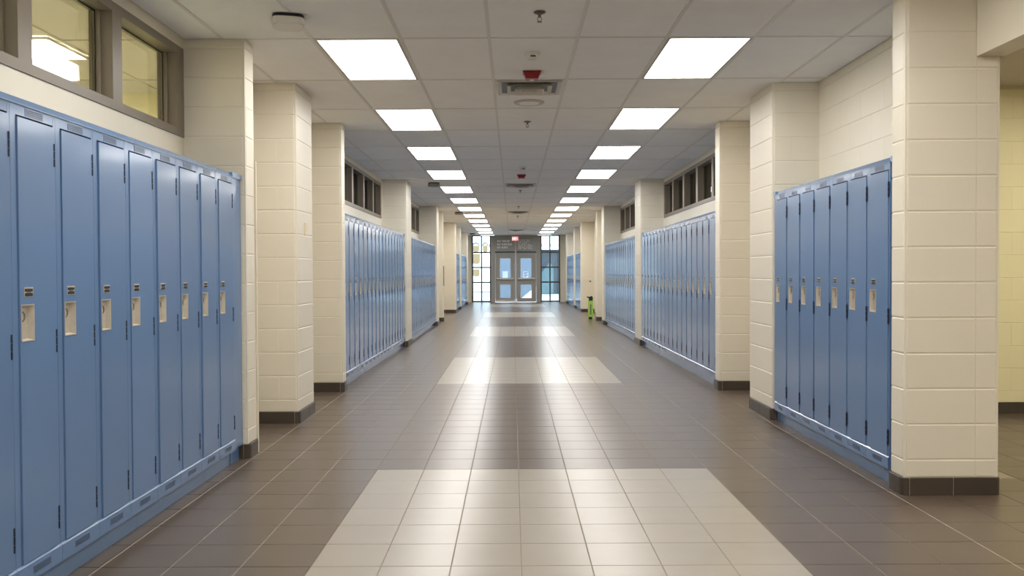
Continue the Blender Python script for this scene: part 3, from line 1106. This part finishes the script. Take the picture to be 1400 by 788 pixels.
def entrance_door(n, x0, x1, lx0, lx1, label, hand):
    d = tag(obj(f'door_{n}', None, None, (0, YG, 0)), label, 'door', 'pair of entrance doors', 'structure')
    z0, z1 = 0.012, ez(346.5)
    a0, a1, b0, b1 = ez(381), ez(353), ez(408.2), ez(389)
    X0, X1, A, B = ex(x0) + 0.006, ex(x1) - 0.006, ex(lx0), ex(lx1)
    m_ = MB()
    m_.box(X0, A, 0.0, 0.045, z0, z1)
    m_.box(B, X1, 0.0, 0.045, z0, z1)
    for p, q in ((z0, b0), (b1, a0), (a1, z1)):
        m_.box(A, B, 0.0, 0.045, p, q)
    obj('leaf', m_.mesh('leaf', M['doorgrey']), d)
    for p, q in ((a0, a1), (b0, b1)):
        obj('pane', MB().box(A, B, 0.02, 0.026, p, q).mesh('pane', M['dglass']), d)
        m_ = MB()
        t = 0.018
        for u in ((A, B, p, p + t), (A, B, q - t, q), (A, A + t, p + t, q - t), (B - t, B, p + t, q - t)):
            m_.box(u[0], u[1], -0.006, 0.018, u[2], u[3])
        obj('glazing_bead', m_.mesh('glazing_bead', M['offwhite']), d)
    zb = ez(381.3)
    bar = obj('push_bar', MB().cbox(X0 + 0.05, X1 - 0.05, zb - 0.035, zb + 0.035, 0, 0.05, 0.01).mesh('push_bar', M['steel']), d)
    bar.rotation_euler = (math.pi / 2, 0, 0)
    bar.location = (0, -0.045, 0)
    for v in bar.data.vertices:
        pass
    m_ = MB()
    for u in (X0 + 0.05, X1 - 0.11):
        m_.box(u, u + 0.06, -0.05, 0.0, zb - 0.04, zb + 0.04)
    obj('bar_bracket', m_.mesh('bar_bracket', M['steel']), d)
    obj('kick_plate', MB().box(X0 + 0.03, X1 - 0.03, -0.003, 0.0, 0.03, b0 - 0.06).mesh('kick_plate', M['steel'] if n == 1 else M['doorgrey']), d)
    hx = X1 - 0.05 if hand > 0 else X0 + 0.05
    obj('pull_handle', MB().tube([(hx, 0.0, 1.35), (hx, -0.04, 1.36), (hx, -0.04, 1.62), (hx, 0.0, 1.63)], 0.012, 6).mesh('pull_handle', M['steel']), d)
    return d


entrance_door(1, 677.2, 704.2, 683.2, 698.6, 'left grey entrance door with two glazed panels and a white notice', 1)
entrance_door(2, 706.2, 733.2, 711.3, 727.0, 'right grey entrance door with two glazed panels and a blue printed notice', -1)
for nm, x0, x1, y0, y1, lab, pr in (('notice', 687.0, 694.5, 371.0, 380.2, 'white paper notice on the left entrance door glass', False),
                                    ('notice', 715.2, 722.6, 371.2, 380.0, 'paper notice with blue print on the right entrance door glass', True)):
    n_ = tag(obj(nm, MB().box(ex(x0), ex(x1), YG + 0.0165, YG + 0.0185, ez(y1), ez(y0)).mesh('sheet', M['paper'])), lab, 'notice')
    if pr:
        m_ = MB()
        w = ex(x1) - ex(x0)
        for q in range(4):
            zc = ez(y0) - 0.05 - q * 0.055
            m_.box(ex(x0) + 0.03, ex(x1) - 0.03 - (q % 2) * 0.05, YG + 0.0155, YG + 0.0165, zc - 0.015, zc + 0.012)
        obj('print', m_.mesh('print', M['ink']), n_)


def side_window(n, x0, x1, xm, label):
    r_ = tag(obj(f'window_{n}', None, None, (0, YG, 0)), label, 'window', 'tall glazed sidelights of the entrance', 'structure')
    rows = [ez(412.6), ez(386.1), ez(365.8), ez(345.3), CEIL - 0.01]
    t = 0.028
    for xc in (x0, xm, x1):
        e0, e1 = ex(xc) - t, ex(xc) + t
        obj('mullion', MB().box(e0, e1, -0.04, 0.08, 0.0, CEIL).mesh('mullion', M['mull']), r_)
    for z in rows:
        zz = max(z, 0.035)
        for p, q in ((x0, xm), (xm, x1)):
            obj('rail', MB().box(ex(p) + t, ex(q) - t, -0.035, 0.075, zz - 0.03, zz + 0.03 if z < CEIL - 0.1 else CEIL).mesh('rail', M['mull']), r_)
    for za, zb in zip(rows, rows[1:]):
        for p, q in ((x0, xm), (xm, x1)):
            obj('pane', MB().box(ex(p) + t, ex(q) - t, 0.02, 0.027, max(za, 0.035) + 0.03, zb - 0.03).mesh('pane', M['dglass']), r_)
    return r_


side_window(6, 646.2, 670.6, 658.5, 'tall eight-pane sidelight left of the entrance doors with tan shapes outside')
side_window(7, 739.9, 764.8, 752.0, 'tall eight-pane sidelight right of the entrance doors with grey building outside')
# exit sign
xs = tag(obj('exit_sign', None, None, (ex(704.6), YG - 0.55, 0)), 'red lit exit sign hanging before the entrance transom', 'exit sign')
zc = HC + (373 - 326.6) * (YG - 0.55) / F
obj('stem', MB().box(-0.012, 0.012, 0.0, 0.024, zc + 0.08, CEIL - 0.003).mesh('stem', M['offwhite']), xs)
obj('housing', MB().box(-0.145, 0.145, -0.015, 0.04, zc - 0.09, zc + 0.095).mesh('housing', M['offwhite']), xs)
obj('lit_face', MB().box(-0.135, 0.135, -0.019, -0.015, zc - 0.08, zc + 0.085).mesh('lit_face', M['exit']), xs)
el = MB()


def seg(x0, x1, z0, z1):
    el.box(x0, x1, -0.022, -0.019, zc + z0, zc + z1)


def diag(xa, za, xb, zb, w=0.011):
    el.prism([(xa - w, zc + za), (xa + w, zc + za), (xb + w, zc + zb), (xb - w, zc + zb)], 'y', -0.022, -0.019)


s0 = -0.108
for z in (-0.05, -0.008, 0.034):
    seg(s0, s0 + 0.044, z, z + 0.016)
seg(s0, s0 + 0.014, -0.05, 0.05)
diag(s0 + 0.068, -0.05, s0 + 0.104, 0.05)
diag(s0 + 0.104, -0.05, s0 + 0.068, 0.05)
seg(s0 + 0.128, s0 + 0.142, -0.05, 0.05)
seg(s0 + 0.160, s0 + 0.212, 0.034, 0.05)
seg(s0 + 0.179, s0 + 0.193, -0.05, 0.034)
tag(obj('exit_letters', el.mesh('exit_letters', M['exit_letter']), xs), 'pale letters reading EXIT')

# ------------------------------------------------------------------ outside the entrance
tag(box_obj('ground', M['snow'], (-60, 60, YEND + 0.15, 120, -0.2, -0.03)), 'snowy ground outside the entrance', 'ground', kind='structure')
tag(box_obj('path', M['asphalt'], (-30, 30, 56, 60, -0.03, -0.02)), 'grey wet road across the snow outside', 'road', kind='structure')
hb = tag(obj('building', None, None, (-6.5, 62, 0)), 'pale building with tan rounded bays seen through the left sidelight', 'building')
obj('wall', MB().box(-9, 2.0, 0.0, 8, -0.05, 3.4).mesh('wall', M['pale']), hb)
K = 62 / F


def bay(xa, xb, ya, yb):
    x0, x1 = (xa - 701) * K + 6.5, (xb - 701) * K + 6.5
    z0, z1 = HC + (373 - yb) * K, HC + (373 - ya) * K
    rr = (x1 - x0) * 0.3
    pts = [(x1, z1), (x0, z1)]
    for t in range(6):
        u = math.pi / 2 * t / 5
        pts.append((x0 + rr - rr * math.cos(u), z0 + rr - rr * math.sin(u)))
    for t in range(6):
        u = math.pi / 2 * t / 5
        pts.append((x1 - rr + rr * math.sin(u), z0 + rr - rr * math.cos(u)))
    return MB().prism(pts, 'y', -0.35, 0.0)


for xa, xb, ya, yb in ((646.5, 655.5, 336, 344.5), (660.5, 667, 336, 344.5), (646, 656.5, 347, 361), (647, 656, 368, 378)):
    obj('bay', bay(xa, xb, ya, yb).mesh('bay', M['tan']), hb)
for xa, xb in ((646.5, 655.5), (660.5, 667)):
    x0, x1 = (xa - 701) * K + 6.5, (xb - 701) * K + 6.5
    z = HC + (373 - 336) * K
    obj('arch', MB().tube([(x0 + (x1 - x0) * (0.5 - 0.5 * math.cos(t)), -0.2, z + 0.18 * math.sin(t)) for t in [math.pi * k / 8 for k in range(9)]], 0.05, 6).mesh('arch', M['slate']), hb)
gb = tag(obj('building', None, None, (6, 52, 0)), 'grey clad building with a flat roof seen through the right sidelight', 'building')
K2 = 52 / F
zr = HC + (373 - 344) * K2
obj('wall', MB().box(-4.45, 8, 0, 9, -0.05, zr).mesh('wall', M['slate']), gb)
obj('roof', MB().box(-4.6, 8.2, -0.3, 9.2, zr, zr + 0.10).mesh('roof', M['mull']), gb)
obj('canopy', MB().box(-4.9, 8.2, -1.2, 0.0, zr + 0.28, zr + 0.42).mesh('canopy', M['pale']), gb)
obj('panel', MB().prism([(-4.3, 0.0), (-3.55, 0.0), (-3.55, 1.5), (-3.75, 1.9), (-4.3, 1.2)], 'y', -0.08, 0.0).mesh('panel', M['teal']), gb)
for q in range(3):
    obj('batten', MB().box(-3.3 + q * 0.55, -3.22 + q * 0.55, -0.05, 0.0, 0.0, zr).mesh('batten', M['mull']), gb)
pb = tag(obj('porch', None, None, (0.2, 43, 0)), 'blue grey porch standing outside the entrance doors', 'porch')
obj('wall', MB().box(-1.25, 1.15, 0.0, 8.5, -0.05, 2.55).mesh('wall', M['bluewall']), pb)
obj('roof', MB().box(-1.35, 1.25, -0.25, 8.6, 2.55, 2.68).mesh('roof', M['slate']), pb)
obj('panel', MB().prism([(0.25, 0.0), (1.0, 0.0), (1.0, 0.62)], 'y', -0.06, 0.0).mesh('panel', M['pale']), pb)
